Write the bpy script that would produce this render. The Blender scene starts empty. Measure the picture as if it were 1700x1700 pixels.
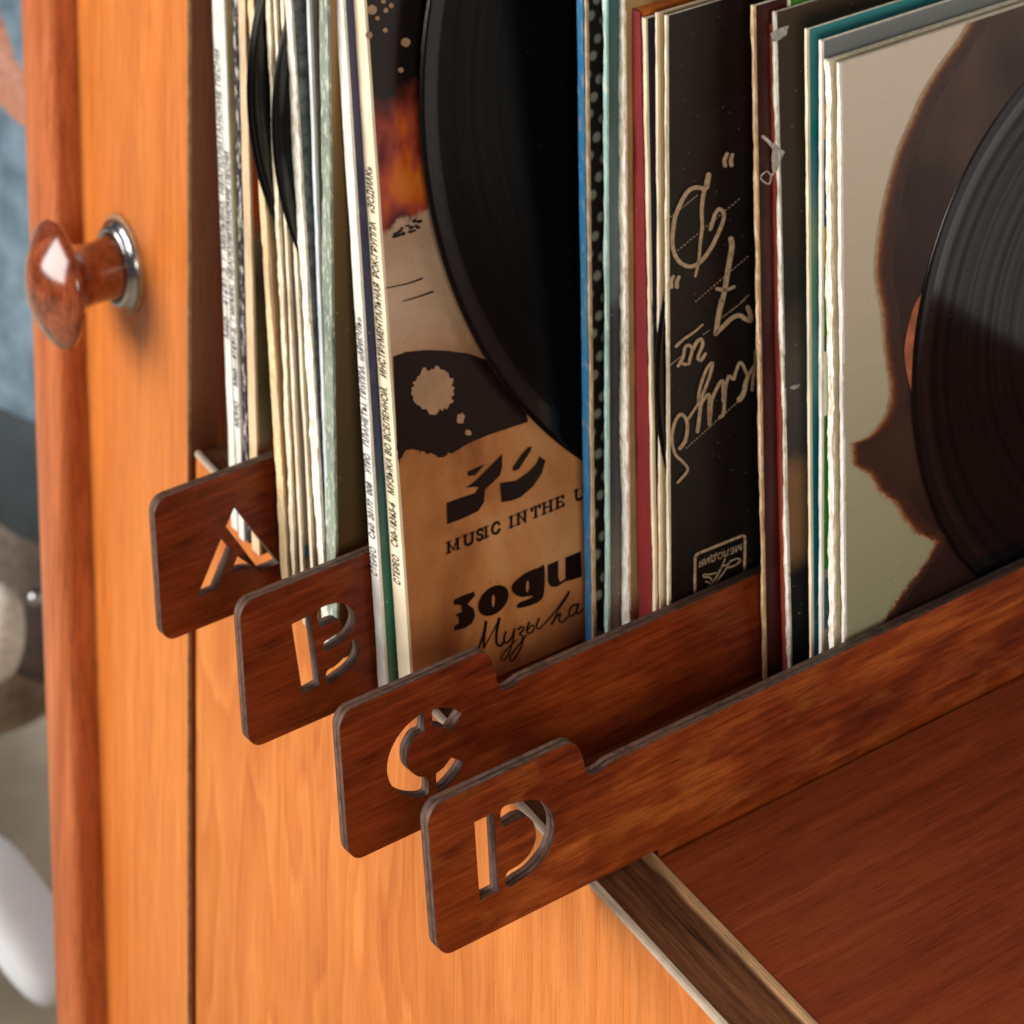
import bpy, bmesh, math, random
from mathutils import Vector, Matrix
random.seed(7)
S = bpy.context.scene
COL = S.collection

# ------------------------------------------------------------------ camera
# metres; z = 0 is the shelf board, y = 0 the cabinet front, +x runs along the front towards the viewer
VX, VY, YH, CX = -2250.0, 8000.0, -2050.0, 850.0
FP = math.sqrt((CX - VX) * (VY - CX))
_h = math.hypot(CX - VX, FP); CA = (CX - VX) / _h; CB = FP / _h
R_ = Vector((CA, CB, 0)); F_ = Vector((-CB, CA, 0)); U_ = Vector((0, 0, 1))
def ray(px, py): return F_ + R_ * ((px - CX) / FP) - U_ * ((py - YH) / FP)
CAM = -1.25 * ray(985, 1465)
def on_y(px, py, y):
    d = ray(px, py); return CAM + d * ((y - CAM.y) / d.y)
def on_z(px, py, z):
    d = ray(px, py); return CAM + d * ((z - CAM.z) / d.z)
def on_lean(px, py, x0, m):                 # plane x = x0 - m z
    d = ray(px, py); n = Vector((1, 0, m)); return CAM + d * ((x0 - n.dot(CAM)) / n.dot(d))

cam = bpy.data.cameras.new('camera'); co = bpy.data.objects.new('camera', cam); COL.objects.link(co)
co.location = CAM
co.rotation_euler = (math.pi / 2, 0, math.atan2(-F_.x, F_.y))
cam.sensor_width = 36; cam.sensor_fit = 'HORIZONTAL'; cam.lens = FP / 1700 * 36
cam.shift_y = (YH - 850) / 1700
cam.clip_start = 0.05; cam.clip_end = 60
cam.dof.use_dof = True; cam.dof.focus_distance = 1.27; cam.dof.aperture_fstop = 11.0
S.camera = co

# ------------------------------------------------------------------ world, lamps, exposure
W = bpy.data.worlds.new('World'); S.world = W; W.use_nodes = True
W.node_tree.nodes['Background'].inputs[0].default_value = (0.80, 0.86, 1.0, 1)
W.node_tree.nodes['Background'].inputs[1].default_value = 0.085
def area(name, loc, target, size, power, col, size_y=None):
    l = bpy.data.lights.new(name, 'AREA'); l.energy = power; l.color = col; l.size = size
    if size_y: l.shape = 'RECTANGLE'; l.size_y = size_y
    o = bpy.data.objects.new(name, l); COL.objects.link(o); o.location = loc
    o.rotation_euler = (Vector(target) - Vector(loc)).to_track_quat('-Z', 'Y').to_euler()
    return o
area('window_light', (-1.10, -2.20, 0.80), (-0.2, 0, 0.1), 1.9, 100, (1.0, 0.97, 0.93), 1.5)
area('side_fill_light', (0.78, -0.38, 0.47), (-0.05, 0.15, 0.1), 0.32, 5.0, (1.0, 0.91, 0.78))  # added fill lamp, not a window: lifts the right-hand faces of covers and dividers
area('far_room_fill_light', (-2.6, 1.2, 1.1), (-1.0, 0.4, -0.6), 1.2, 130, (0.92, 0.96, 1.0))  # added lamp out of view, no known window: brightens the background things
S.view_settings.view_transform = 'Standard'; S.view_settings.look = 'None'
S.view_settings.exposure = 0; S.view_settings.gamma = 1
S.render.resolution_x = 1024; S.render.resolution_y = 1024

# ------------------------------------------------------------------ material helpers
def lin(c):
    r = []
    for v in c:
        v = v / 255.0
        r.append(v / 12.92 if v <= 0.04045 else ((v + 0.055) / 1.055) ** 2.4)
    return (r[0], r[1], r[2], 1)
class N:
    def __init__(s, name, rough=0.5, spec=0.5, metal=0.0, coat=0.0):
        s.m = bpy.data.materials.new(name); s.m.use_nodes = True
        s.t = s.m.node_tree; s.b = s.t.nodes['Principled BSDF']
        s.b.inputs['Roughness'].default_value = rough; s.b.inputs['Specular IOR Level'].default_value = spec
        s.b.inputs['Metallic'].default_value = metal; s.b.inputs['Coat Weight'].default_value = coat
        s.b.inputs['Coat Roughness'].default_value = 0.12
    def n(s, typ, **kw):
        nd = s.t.nodes.new(typ)
        for k, v in kw.items(): setattr(nd, k, v)
        return nd
    def link(s, a, b): s.t.links.new(a, b)
    def co(s, scale=(1, 1, 1), rot=(0, 0, 0), loc=(0, 0, 0)):
        tc = s.n('ShaderNodeTexCoord'); mp = s.n('ShaderNodeMapping')
        mp.inputs['Scale'].default_value = scale; mp.inputs['Rotation'].default_value = rot; mp.inputs['Location'].default_value = loc
        s.link(tc.outputs['Object'], mp.inputs[0]); return mp.outputs[0]
    def noise(s, vec, scale=1, detail=4, rough=0.55, dist=0.0):
        nd = s.n('ShaderNodeTexNoise'); nd.inputs['Scale'].default_value = scale; nd.inputs['Detail'].default_value = detail
        nd.inputs['Roughness'].default_value = rough; nd.inputs['Distortion'].default_value = dist
        s.link(vec, nd.inputs['Vector']); return nd.outputs['Fac']
    def ramp(s, fac, stops, interp='LINEAR'):
        nd = s.n('ShaderNodeValToRGB'); e = nd.color_ramp; e.interpolation = interp
        while len(e.elements) < len(stops): e.elements.new(0.5)
        for el, (p, c) in zip(e.elements, stops):
            el.position = p; el.color = c if len(c) == 4 else lin(c)
        s.link(fac, nd.inputs[0]); return nd.outputs[0]
    def mix(s, fac, a, b, mode='MIX'):
        nd = s.n('ShaderNodeMix', data_type='RGBA', blend_type=mode)
        for sock, v in ((nd.inputs[0], fac), (nd.inputs[6], a), (nd.inputs[7], b)):
            if hasattr(v, 'is_linked'): s.link(v, sock)
            elif isinstance(v, (int, float)): sock.default_value = v
            else: sock.default_value = v if len(v) == 4 else lin(v)
        return nd.outputs[2]
    def math(s, op, a, b=0.0, c=None):
        nd = s.n('ShaderNodeMath', operation=op)
        for i, v in enumerate([a, b] + ([c] if c is not None else [])):
            if hasattr(v, 'is_linked'): s.link(v, nd.inputs[i])
            else: nd.inputs[i].default_value = v
        return nd.outputs[0]
    def xyz(s, vec):
        nd = s.n('ShaderNodeSeparateXYZ'); s.link(vec, nd.inputs[0]); return nd.outputs
    def col(s, v):
        if hasattr(v, 'is_linked'): s.link(v, s.b.inputs['Base Color'])
        else: s.b.inputs['Base Color'].default_value = v if len(v) == 4 else lin(v)
        return s
    def rough(s, v): s.link(v, s.b.inputs['Roughness']); return s
    def specks(s, c, col, scale=260, size=0.07, keep=0.80):
        v = s.n('ShaderNodeTexVoronoi'); v.inputs['Scale'].default_value = scale; s.link(s.co(), v.inputs['Vector'])
        sep = s.n('ShaderNodeSeparateColor'); s.link(v.outputs['Color'], sep.inputs[0])
        m = s.math('MULTIPLY', s.math('LESS_THAN', v.outputs['Distance'], size), s.math('GREATER_THAN', sep.outputs[0], keep))
        return s.mix(m, c, col)
    def bump(s, h, dist=0.0003, strength=0.5):
        nd = s.n('ShaderNodeBump'); nd.inputs['Strength'].default_value = strength; nd.inputs['Distance'].default_value = dist
        s.link(h, nd.inputs['Height']); s.link(nd.outputs[0], s.b.inputs['Normal']); return s

def wood(name, axis, stops, figure=14, fine=520, stretch=0.06, pores=0.55, porecol=(60, 25, 10), rough=0.35, dist=0.6, spec=0.35, cathedral=False, coat=0.0, mottling=0.0, mottcol=(200, 130, 60)):
    """wood whose grain runs along local axis 0/1/2"""
    w = N(name, rough, spec, coat=coat)
    def sc(k, st):
        v = [k, k, k]; v[axis] = k * st; return tuple(v)
    big = w.noise(w.co(sc(figure, stretch * 2.2)), 1, 5, 0.55, dist)
    mid = w.noise(w.co(sc(figure * 7, stretch * 0.6)), 1, 6, 0.6, 0.3)
    fac = w.math('ADD', w.math('MULTIPLY', big, 0.6), w.math('MULTIPLY', mid, 0.4))
    if cathedral:
        vec = w.co(sc(figure * 1.5, stretch * 2.4), loc=(0.3, 0, 0.2))
        nz = w.noise(vec, 0.8, 3, 0.5, 0.3)
        rings = w.math('FRACT', w.math('MULTIPLY', nz, 13.0))
        edge = w.math('SMOOTH_MIN', rings, w.math('MULTIPLY', w.math('SUBTRACT', 1.0, rings), 5.0), 0.2)
        fac = w.math('ADD', w.math('MULTIPLY', fac, 0.80), w.math('MULTIPLY', edge, 0.22))
    c = w.ramp(fac, stops)
    if mottling:
        mt = w.noise(w.co(sc(figure * 2.2, 0.32)), 1, 3, 0.5, 0.5)
        c = w.mix(w.math('MULTIPLY', w.ramp(mt, [(0.52, (0, 0, 0, 1)), (0.72, (1, 1, 1, 1))]), mottling), c, mottcol)
    streak = w.noise(w.co(sc(fine * 1.3, 0.03)), 1, 4, 0.65)
    c = w.mix(0.55 if 'orange_veneer' in name else 1.0, c, w.ramp(streak, [(0.30, (0.62, 0.56, 0.52, 1)), (0.5, (1, 1, 1, 1)), (0.72, (1.12, 1.10, 1.06, 1))]), 'MULTIPLY')
    fn = w.noise(w.co(sc(fine * 3.6, 0.022)), 1, 3, 0.6)
    pm = w.ramp(fn, [(0.33, (1, 1, 1, 1)), (0.43, (0, 0, 0, 1))])
    patch = w.ramp(w.noise(w.co(sc(figure * 1.6, 0.5)), 1, 3, 0.5), [(0.35, (0.35,) * 3 + (1,)), (0.62, (1, 1, 1, 1))])
    c = w.mix(w.math('MULTIPLY', w.math('MULTIPLY', pm, patch), pores), c, porecol)
    if 'orange_veneer' in name:
        c = w.mix(1.0, c, w.ramp(w.noise(w.co(sc(9, 0.4)), 1, 3, 0.5), [(0.35, (0.86, 0.82, 0.78, 1)), (0.6, (1.03, 1.03, 1.03, 1))]), 'MULTIPLY')
        c = w.specks(c, (120, 58, 28), 170, 0.06, 0.86)
    if 'shelf' in name or 'ply' in name: c = w.specks(c, (190, 150, 120), 230, 0.035, 0.94)
    w.col(c); w.bump(fn, 0.00012, 0.5)
    r = w.ramp(mid, [(0.3, (rough * 0.8,) * 3 + (1,)), (0.7, (min(1, rough * 1.25),) * 3 + (1,))]); w.rough(r)
    return w.m

ORANGE = [(0.28, (184, 94, 36)), (0.43, (206, 117, 50)), (0.56, (217, 129, 59)), (0.72, (229, 146, 76))]
M = {}
M['door'] = wood('orange_veneer_door', 2, ORANGE, 18, 420, 0.06, 0.75, (138, 62, 26), 0.36)
M['front'] = wood('orange_veneer_front', 2, ORANGE, 9, 420, 0.09, 0.75, (138, 62, 26), 0.36, cathedral=True, dist=0.8)
M['post'] = wood('orange_solid_post', 2, [(0.28, (140, 66, 30)), (0.45, (178, 94, 50)), (0.58, (198, 112, 66)), (0.72, (212, 132, 84))], 34, 420, 0.06, 0.8, (100, 46, 22), 0.3)
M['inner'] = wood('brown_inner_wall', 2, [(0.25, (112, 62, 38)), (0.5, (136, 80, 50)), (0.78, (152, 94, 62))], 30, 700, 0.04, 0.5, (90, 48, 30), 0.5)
M['shelf'] = wood('dark_red_shelf', 1, [(0.30, (84, 31, 12)), (0.45, (112, 44, 18)), (0.57, (128, 55, 24)), (0.72, (148, 74, 36))], 30, 900, 0.05, 0.9, (58, 22, 8), 0.45, spec=0.2)
M['walnut'] = wood('walnut_strip', 0, [(0.36, (34, 18, 10)), (0.43, (74, 42, 24)), (0.55, (104, 62, 36)), (0.7, (120, 76, 46))], 75, 620, 0.07, 1.0, (24, 12, 8), 0.55, spec=0.2)
M['ply'] = wood('red_brown_ply_face', 1, [(0.30, (60, 19, 6)), (0.43, (100, 36, 12)), (0.56, (130, 53, 19)), (0.70, (156, 74, 28))], 44, 640, 0.12, 0.8, (40, 12, 4), 0.34, mottling=0.22, mottcol=(168, 92, 36), spec=0.3)
M['ply_light'] = wood('golden_brown_ply_face', 1, [(0.30, (66, 20, 6)), (0.43, (104, 38, 11)), (0.56, (138, 60, 20)), (0.70, (182, 98, 40))], 44, 640, 0.12, 0.8, (50, 18, 6), 0.34, mottling=0.30, mottcol=(192, 114, 50), spec=0.3)
M['knobwood'] = wood('knob_wood', 2, [(0.34, (62, 24, 12)), (0.44, (118, 52, 26)), (0.56, (150, 72, 38)), (0.68, (170, 92, 54))], 70, 420, 0.35, 0.9, (44, 16, 8), 0.14, coat=0.9, dist=1.6)

def char_mat():                                     # laser cut plywood edge: layers across local x
    w = N('charred_ply_edge', 0.6, 0.4)
    x = w.xyz(w.co())[0]
    lay = w.ramp(w.math('FRACT', w.math('MULTIPLY', x, -1 / 0.0070)), [(0.0, (48, 32, 26)), (0.2, (122, 94, 82)), (0.42, (80, 52, 40)), (0.5, (42, 28, 22)), (0.66, (124, 96, 84)), (0.9, (102, 76, 66)), (1.0, (54, 36, 30))])
    nz = w.noise(w.co((700, 260, 260)), 1, 4, 0.6)
    nz2 = w.noise(w.co((60, 60, 60)), 1, 3, 0.6)
    c = w.mix(w.ramp(nz, [(0.42, (0, 0, 0, 1)), (0.70, (0.7, 0.7, 0.7, 1))]), lay, (52, 34, 26))
    c = w.mix(w.ramp(nz2, [(0.4, (0, 0, 0, 1)), (0.75, (0.8, 0.8, 0.8, 1))]), c, (104, 70, 52))
    blot = w.noise(w.co((150, 150, 150)), 1, 4, 0.65)
    c = w.mix(1.0, c, w.ramp(blot, [(0.35, (0.42, 0.38, 0.36, 1)), (0.5, (0.78, 0.74, 0.72, 1)), (0.68, (1.05, 1.0, 0.98, 1))]), 'MULTIPLY')
    w.col(c); w.bump(nz, 0.0004, 0.6); return w.m
M['char'] = char_mat()
def plain(name, c, rough=0.6, var=0.25, sc=180, spec=0.4, metal=0.0, c2=None, st=(1, 1, 1)):
    w = N(name, rough, spec, metal)
    nz = w.noise(w.co((sc * st[0], sc * st[1], sc * st[2])), 1, 4, 0.6)
    dark = c2 or tuple(max(0, v * (1 - var)) for v in c)
    w.col(w.ramp(nz, [(0.3, dark), (0.66, c)])); w.bump(nz, 0.0002, 0.4)
    return w.m
M['gap'] = plain('dark_gap', (26, 14, 8), 0.9)
M['band'] = plain('pale_edge_band', (206, 186, 164), 0.45, 0.22, 160, st=(0.3, 1, 1))
M['band_brown'] = plain('ochre_edge_band', (188, 146, 104), 0.45, 0.3, 160, st=(0.3, 1, 1))
M['steel'] = plain('brushed_steel', (200, 200, 198), 0.2, 0.15, 300, 0.5, 1.0)
M['paper'] = plain('cream_paper_edge', (246, 232, 204), 0.75, 0.22, 420)
M['ink'] = plain('black_ink', (22, 18, 20), 0.5, 0.2)
M['inkfade'] = plain('grey_ink', (96, 92, 92), 0.6, 0.2)
M['backpale'] = plain('pale_hardboard', (236, 238, 238), 0.8, 0.08, 6)
M['darkback'] = plain('dark_cabinet_back', (70, 36, 20), 0.8)

# ------------------------------------------------------------------ mesh helpers
def link(name, me, m, parent=None, smooth=False):
    o = bpy.data.objects.new(name, me); COL.objects.link(o)
    if m is not None:
        for k in (m if isinstance(m, (list, tuple)) else [m]): me.materials.append(k)
    if parent: o.parent = parent
    if smooth:
        for p in me.polygons: p.use_smooth = True
    return o
def mesh(name, vs, fs):
    me = bpy.data.meshes.new(name); me.from_pydata([tuple(v) for v in vs], [], fs); me.update(); return me
def thing(name, loc, label, cat, group=None, rot=(0, 0, 0)):
    o = bpy.data.objects.new(name, None); COL.objects.link(o); o.empty_display_size = 0.02
    o.location = loc; o.rotation_euler = rot; o['label'] = label; o['category'] = cat
    if group: o['group'] = group
    return o
def tag(o, label, cat, group=None):
    o['label'] = label; o['category'] = cat
    if group: o['group'] = group
    return o
def struct(o): o['kind'] = 'structure'; return o
def box(name, a, b, m, parent=None, bev=0.0, kind=None):
    bm = bmesh.new(); bmesh.ops.create_cube(bm, size=1)
    for v in bm.verts: v.co = Vector([(a[i] + b[i]) / 2 + v.co[i] * (b[i] - a[i]) for i in range(3)])
    if bev: bmesh.ops.bevel(bm, geom=list(bm.edges), offset=bev, segments=2, affect='EDGES')
    me = bpy.data.meshes.new(name); bm.to_mesh(me); bm.free()
    o = link(name, me, m, parent)
    if kind: o['kind'] = kind
    return o
def catmull(p, k=6, closed=True):
    n = len(p); out = []
    rng = range(n) if closed else range(n - 1)
    for i in rng:
        g = (lambda j: p[j % n]) if closed else (lambda j: p[max(0, min(n - 1, j))])
        a, b, c, d = g(i - 1), g(i), g(i + 1), g(i + 2)
        for s in range(k):
            t = s / k
            out.append(tuple(0.5 * ((2 * b[q]) + (-a[q] + c[q]) * t + (2 * a[q] - 5 * b[q] + 4 * c[q] - d[q]) * t * t + (-a[q] + 3 * b[q] - 3 * c[q] + d[q]) * t ** 3) for q in range(2)))
    if not closed: out.append(tuple(p[-1]))
    return out
def plate(loops, x0, x1, name, mats, parent, bev=0.0):
    """outline + holes given in (y,z), solid between x0 and x1 (x1 = near face)"""
    cu = bpy.data.curves.new(name, 'CURVE'); cu.dimensions = '2D'; cu.fill_mode = 'BOTH'
    for lp in loops:
        sp = cu.splines.new('POLY'); sp.points.add(len(lp) - 1)
        for q, (y, z) in zip(sp.points, lp): q.co = (y, z, 0, 1)
        sp.use_cyclic_u = True
    cu.extrude = abs(x1 - x0) / 2 - bev
    if bev: cu.bevel_depth = bev; cu.offset = -bev; cu.bevel_resolution = 1
    tmp = bpy.data.objects.new('tmp', cu); COL.objects.link(tmp)
    me = bpy.data.meshes.new_from_object(tmp.evaluated_get(bpy.context.evaluated_depsgraph_get()))
    bpy.data.objects.remove(tmp); bpy.data.curves.remove(cu)
    mid = (x0 + x1) / 2
    for v in me.vertices: y, z, e = v.co; v.co = (mid + e, y, z)
    bm = bmesh.new(); bm.from_mesh(me); bmesh.ops.remove_doubles(bm, verts=bm.verts, dist=1e-6); bmesh.ops.recalc_face_normals(bm, faces=bm.faces)
    bm.to_mesh(me); bm.free(); me.materials.clear()
    o = link(name, me, mats, parent); me.name = name
    if len(mats) > 1:
        for p in me.polygons: p.material_index = 0 if abs(p.normal.x) > 0.9 else 1
    return o

# ================================================================== CABINET
cab = thing('record_cabinet', (-0.384, 0.0, 0.0), 'orange wooden cabinet with round knob, dark shelf and an open compartment full of records', 'cabinet')
def cb(name, a, b, m, bev=0.0): return box(name, tuple(Vector(a) - cab.location), tuple(Vector(b) - cab.location), m, cab, bev)
WX = -0.3836                                          # inner face of the left partition
o = cb('lower_front_panel', (WX, 0.0, -0.75), (0.9, 0.0275, -0.0012), [M['front'], M['walnut']], 0.0006)
for p in o.data.polygons:
    if p.normal.z > 0.9: p.material_index = 1
cb('edge_band', (WX, -0.0008, -0.0030), (0.9, 0.0022, 0.0), M['band'], 0.0005)
for xa, xb_ in ((WX, -0.0752), (-0.0658, -0.0070), (0.0044, 0.9)):      # boards with slots for the dividers
    cb('shelf_board', (xa, 0.0308, -0.020), (xb_, 0.465, 0.0), M['shelf'], 0.0005)
cb('edge_band', (WX, 0.0298, -0.0202), (0.9, 0.0328, 0.0006), M['band_brown'], 0.0006)
cb('partition', (WX - 0.018, 0.020, -0.75), (WX, 0.465, 0.75), M['inner'])
cb('back_panel', (WX - 0.5, 0.466, -0.75), (0.9, 0.476, 0.75), M['backpale'])
cb('partition', (0.80, 0.034, 0.0), (0.818, 0.465, 0.75), M['inner'])

# closed door with the knob, right edge along the gap
dp = [on_y(125, 0, -0.003).x, on_y(158, 1700, -0.003).x]
DR = on_y(312, 700, -0.003).x
door = cb('door', (on_y(113, 0, -0.003).x, -0.003, -0.75), (DR, 0.016, 0.75), M['door'], 0.0004)
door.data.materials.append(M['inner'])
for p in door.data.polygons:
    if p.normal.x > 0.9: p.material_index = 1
o = box('edge_band', tuple(Vector((DR - 0.0004, -0.0034, -0.75)) - cab.location), tuple(Vector((DR + 0.0006, -0.0012, 0.75)) - cab.location), M['band_brown'], door, 0.0002)

# rounded raised post at the far left, very slightly out of plumb
def post():
    rows = []
    def line(px0, px1, y):
        A = on_y(px0, 0, y); B = on_y(px1, 1700, y)
        m = (B.x - A.x) / (B.z - A.z)
        return lambda z: A.x + (z - A.z) * m
    yf = -0.021
    L = line(33, 93, yf); Mi = line(76, 127, yf); Bs = line(125, 158, -0.003)
    vs = []; fs = []; zs = [-0.75 + i * 0.05 for i in range(31)]
    prof_n = 0
    for z in zs:
        l, mi, bs = L(z), Mi(z), Bs(z)
        pr = [(l - 0.004, 0.03), (l - 0.004, yf + 0.006), (l - 0.0028, yf + 0.0022), (l + 0.001, yf + 0.0003), (l + 0.006, yf - 0.0006), ((l + mi) / 2, yf - 0.001),
              (mi - 0.007, yf - 0.0003), (mi - 0.002, yf + 0.0009), (mi + 0.0015, yf + 0.003), (mi + 0.0026, yf + 0.006), (max(bs, mi + 0.003), -0.0022), (max(bs, mi + 0.003), 0.03)]
        prof_n = len(pr)
        for x, y in pr: vs.append((x - cab.location.x, y, z))
    for i in range(len(zs) - 1):
        for j in range(prof_n - 1):
            a = i * prof_n + j; fs.append((a, a + 1, a + 1 + prof_n, a + prof_n))
    me = mesh('side_post', vs, fs); o = link('side_post', me, M['post'], cab, True)
post()

# knob: lathe about -y
kc = on_y(205, 437, -0.003)
def lathe(name, prof, c, m, parent, seg=48, smooth=True, pinch=None):
    vs = []; fs = []
    for (d, r) in prof:                               # d = distance out of the door
        for k in range(seg):
            a = 2 * math.pi * k / seg
            vs.append((c.x + r * math.cos(a), c.y - d, c.z + r * math.sin(a)))
    n = len(prof)
    for i in range(n - 1):
        for k in range(seg):
            k2 = (k + 1) % seg; fs.append((i * seg + k, i * seg + k2, (i + 1) * seg + k2, (i + 1) * seg + k))
    fs.append(tuple(range(seg))[::-1]); fs.append(tuple(range((n - 1) * seg, n * seg)))
    return link(name, mesh(name, vs, fs), m, parent, smooth)
kl = kc - cab.location
knob = lathe('knob', [(0.0022, 0.0182), (0.0090, 0.0170), (0.0170, 0.0162), (0.0240, 0.0164), (0.0300, 0.0182), (0.0345, 0.0225), (0.0378, 0.0290), (0.0398, 0.0330), (0.0418, 0.0342), (0.0442, 0.0328), (0.0484, 0.0276), (0.0526, 0.0208), (0.0559, 0.0132), (0.0574, 0.0058), (0.0578, 0.0007)], kl, M['knobwood'], cab)
lathe('knob_ring', [(0.0, 0.0245), (0.0035, 0.0245), (0.0038, 0.0232), (0.0066, 0.0222), (0.0082, 0.0205), (0.0074, 0.0182), (0.0042, 0.0172), (0.0035, 0.0150)], kl, M['steel'], knob)
lathe('backing_washer', [(0.0, 0.0268), (0.0014, 0.0268), (0.0018, 0.0258), (0.0018, 0.0230)], kl, M['band_brown'], knob)

# ================================================================== DIVIDERS
LEANB = 0.16
BT = 0.0070
def divider(letter, x0, pts, holes, label, m, rear=0.40, lowz=None):
    e = thing('letter_divider', (x0, -0.082, 0.0011), label, 'divider', 'lettered plywood dividers between the records', rot=(0, -math.atan(LEANB), 0))
    rinv = Matrix.Rotation(math.atan(LEANB), 3, 'Y')
    def loc(px, py):
        p = rinv @ (on_lean(px, py, x0, LEANB) - Vector((x0, -0.082, 0))); return (p.y, p.z)
    out = [loc(*p) for p in pts]
    hs = [[loc(*p) for p in h] for h in holes]
    return e, out, hs, loc
def rounded_tab(y0, h, y1, low, rear, r=0.0072, drop=0.0, slot=False):
    """outline (y,z): bottom 0, front y0, tab top h until y1, then step down to low"""
    o = []
    def arc(cy, cz, a0, a1, rr, n=7):
        for i in range(n + 1):
            a = math.radians(a0 + (a1 - a0) * i / n); o.append((cy + rr * math.cos(a), cz + rr * math.sin(a)))
    arc(y0 + r, r - drop, 270, 180, r); arc(y0 + r, h - r, 180, 90, r)
    d = h - low
    cv = catmull([(y1 - 0.006, h), (y1 - 0.0015, h - 0.0004), (y1 + 0.0025, h - 0.0035), (y1 + 0.0045, h - d * 0.55), (y1 + 0.0060, low + 0.0008), (y1 + 0.0095, low - 0.0014), (y1 + 0.0140, low - 0.0012), (y1 + 0.0180, low - 0.0002), (y1 + 0.024, low)], 4, False)
    o += cv
    o.append((rear, low)); o.append((rear, -0.007 if slot else 0))
    if slot: o += [(0.1165, -0.007), (0.1165, 0.0)]
    if drop: o += [(0.079, 0.0), (0.076, -drop)]
    return o
def P(z, ox, oy, sc): return [(ox + a / sc, oy + b / sc) for a, b in z]
Z4 = lambda z: P(z, 500, 1050, 3.0909)
Z3 = lambda z: P(z, 200, 700, 3.4)
specs = [
 ('D', 0.0010, (716, 1440), (840, 1286), (951, 1233), (1250, 1158), 
  [Z4([(890, 988), (990, 940), (1012, 1342), (918, 1388)]),
   catmull(Z4([(1030, 918), (1115, 886), (1200, 872), (1262, 905), (1298, 975), (1296, 1060), (1262, 1150), (1190, 1238), (1120, 1285), (1060, 1320), (1056, 1250), (1125, 1202), (1180, 1140), (1206, 1065), (1196, 995), (1160, 958), (1110, 968), (1038, 1008)]), 4)],
  'dark plywood divider with cut-out letter D, nearest the viewer', 'ply_light'),
 ('C', -0.0675, (570, 1300), (690, 1134), (806, 1092), (1100, 1027),
  [catmull(Z4([(630, 430), (585, 455), (530, 505), (478, 580), (448, 660), (443, 735), (470, 805), (530, 846), (600, 858), (655, 842), (648, 762), (600, 752), (560, 722), (545, 680), (548, 620), (575, 562), (600, 535), (632, 517)]), 3),
   Z4([(693, 738), (735, 705), (770, 655), (840, 678), (815, 725), (770, 782), (740, 810), (697, 835)]),
   Z4([(672, 410), (720, 398), (775, 402), (828, 430), (768, 515), (735, 497), (675, 497)])],
  'dark plywood divider with cut-out letter C, second nearest the viewer', 'ply'),
 ('B', -0.1605, (405, 1120), (560, 942), None, (560, 942),
  [Z3([(968, 1158), (1075, 1105), (1125, 1500), (1030, 1555)]),
   catmull(Z3([(1116, 1082), (1190, 1044), (1262, 1040), (1308, 1075), (1326, 1130), (1308, 1190), (1262, 1245), (1210, 1282), (1155, 1310), (1150, 1262), (1195, 1232), (1235, 1200), (1250, 1160), (1235, 1135), (1190, 1142), (1130, 1172)]), 3),
   catmull(Z3([(1325, 1238), (1348, 1290), (1340, 1345), (1300, 1402), (1240, 1450), (1172, 1492), (1165, 1425), (1215, 1392), (1262, 1345), (1290, 1290), (1295, 1265)]), 3)],
  'dark plywood divider with cut-out letter B, between the letters A and C', 'ply'),
 ('A', -0.2515, (262, 940), (360, 797), None, (360, 797),
  [Z3([(572, 668), (632, 738), (540, 962), (432, 1008)]),
   Z3([(648, 488), (896, 812), (790, 857), (597, 605)]),
   Z3([(662, 775), (715, 768), (770, 838), (700, 842), (625, 862)])],
  'reddish plywood divider with cut-out letter A, farthest left behind the others', 'ply'),
]
for L, x0, pf, pt, pe, pl, holes, label, mk in specs:
    e, o3, hs, loc = divider(L, x0, [pf, pt] + ([pe] if pe else []) + [pl], holes, label, M[mk])
    y0 = o3[0][0]; h = o3[1][1]; y1 = o3[2][0] if pe else 0.105; low = o3[-1][1] if pe else h - 0.014
    print('divider', L, 'front %.4f h %.4f notch %.4f low %.4f' % (y0, h, y1, low))
    outline = rounded_tab(y0, h, y1, low, 0.34 + 0.082, drop=0.0034 if L in 'AB' else 0.0, slot=L in 'CD')
    # keep letter walls away from the outline
    b = plate([outline] + hs, -BT, 0, 'board', [M[mk], M['char']], e, 0.00025)

# ================================================================== RECORD SLEEVES
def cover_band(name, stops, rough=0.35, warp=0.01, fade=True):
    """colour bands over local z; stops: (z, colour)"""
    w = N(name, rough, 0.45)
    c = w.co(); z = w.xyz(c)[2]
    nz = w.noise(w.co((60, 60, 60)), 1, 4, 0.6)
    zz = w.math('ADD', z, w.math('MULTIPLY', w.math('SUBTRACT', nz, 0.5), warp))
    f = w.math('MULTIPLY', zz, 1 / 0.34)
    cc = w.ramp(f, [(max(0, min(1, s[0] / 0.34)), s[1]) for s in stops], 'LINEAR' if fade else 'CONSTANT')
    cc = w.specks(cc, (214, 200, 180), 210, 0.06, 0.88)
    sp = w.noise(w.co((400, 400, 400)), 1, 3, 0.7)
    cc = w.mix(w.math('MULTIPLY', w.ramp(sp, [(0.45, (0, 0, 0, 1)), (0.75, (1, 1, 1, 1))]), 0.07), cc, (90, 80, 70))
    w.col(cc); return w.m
def tone(name, c, rough=0.4, var=0.2, sc=40, c2=None): return plain(name, c, rough, var, sc, 0.45, 0, c2)
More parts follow.
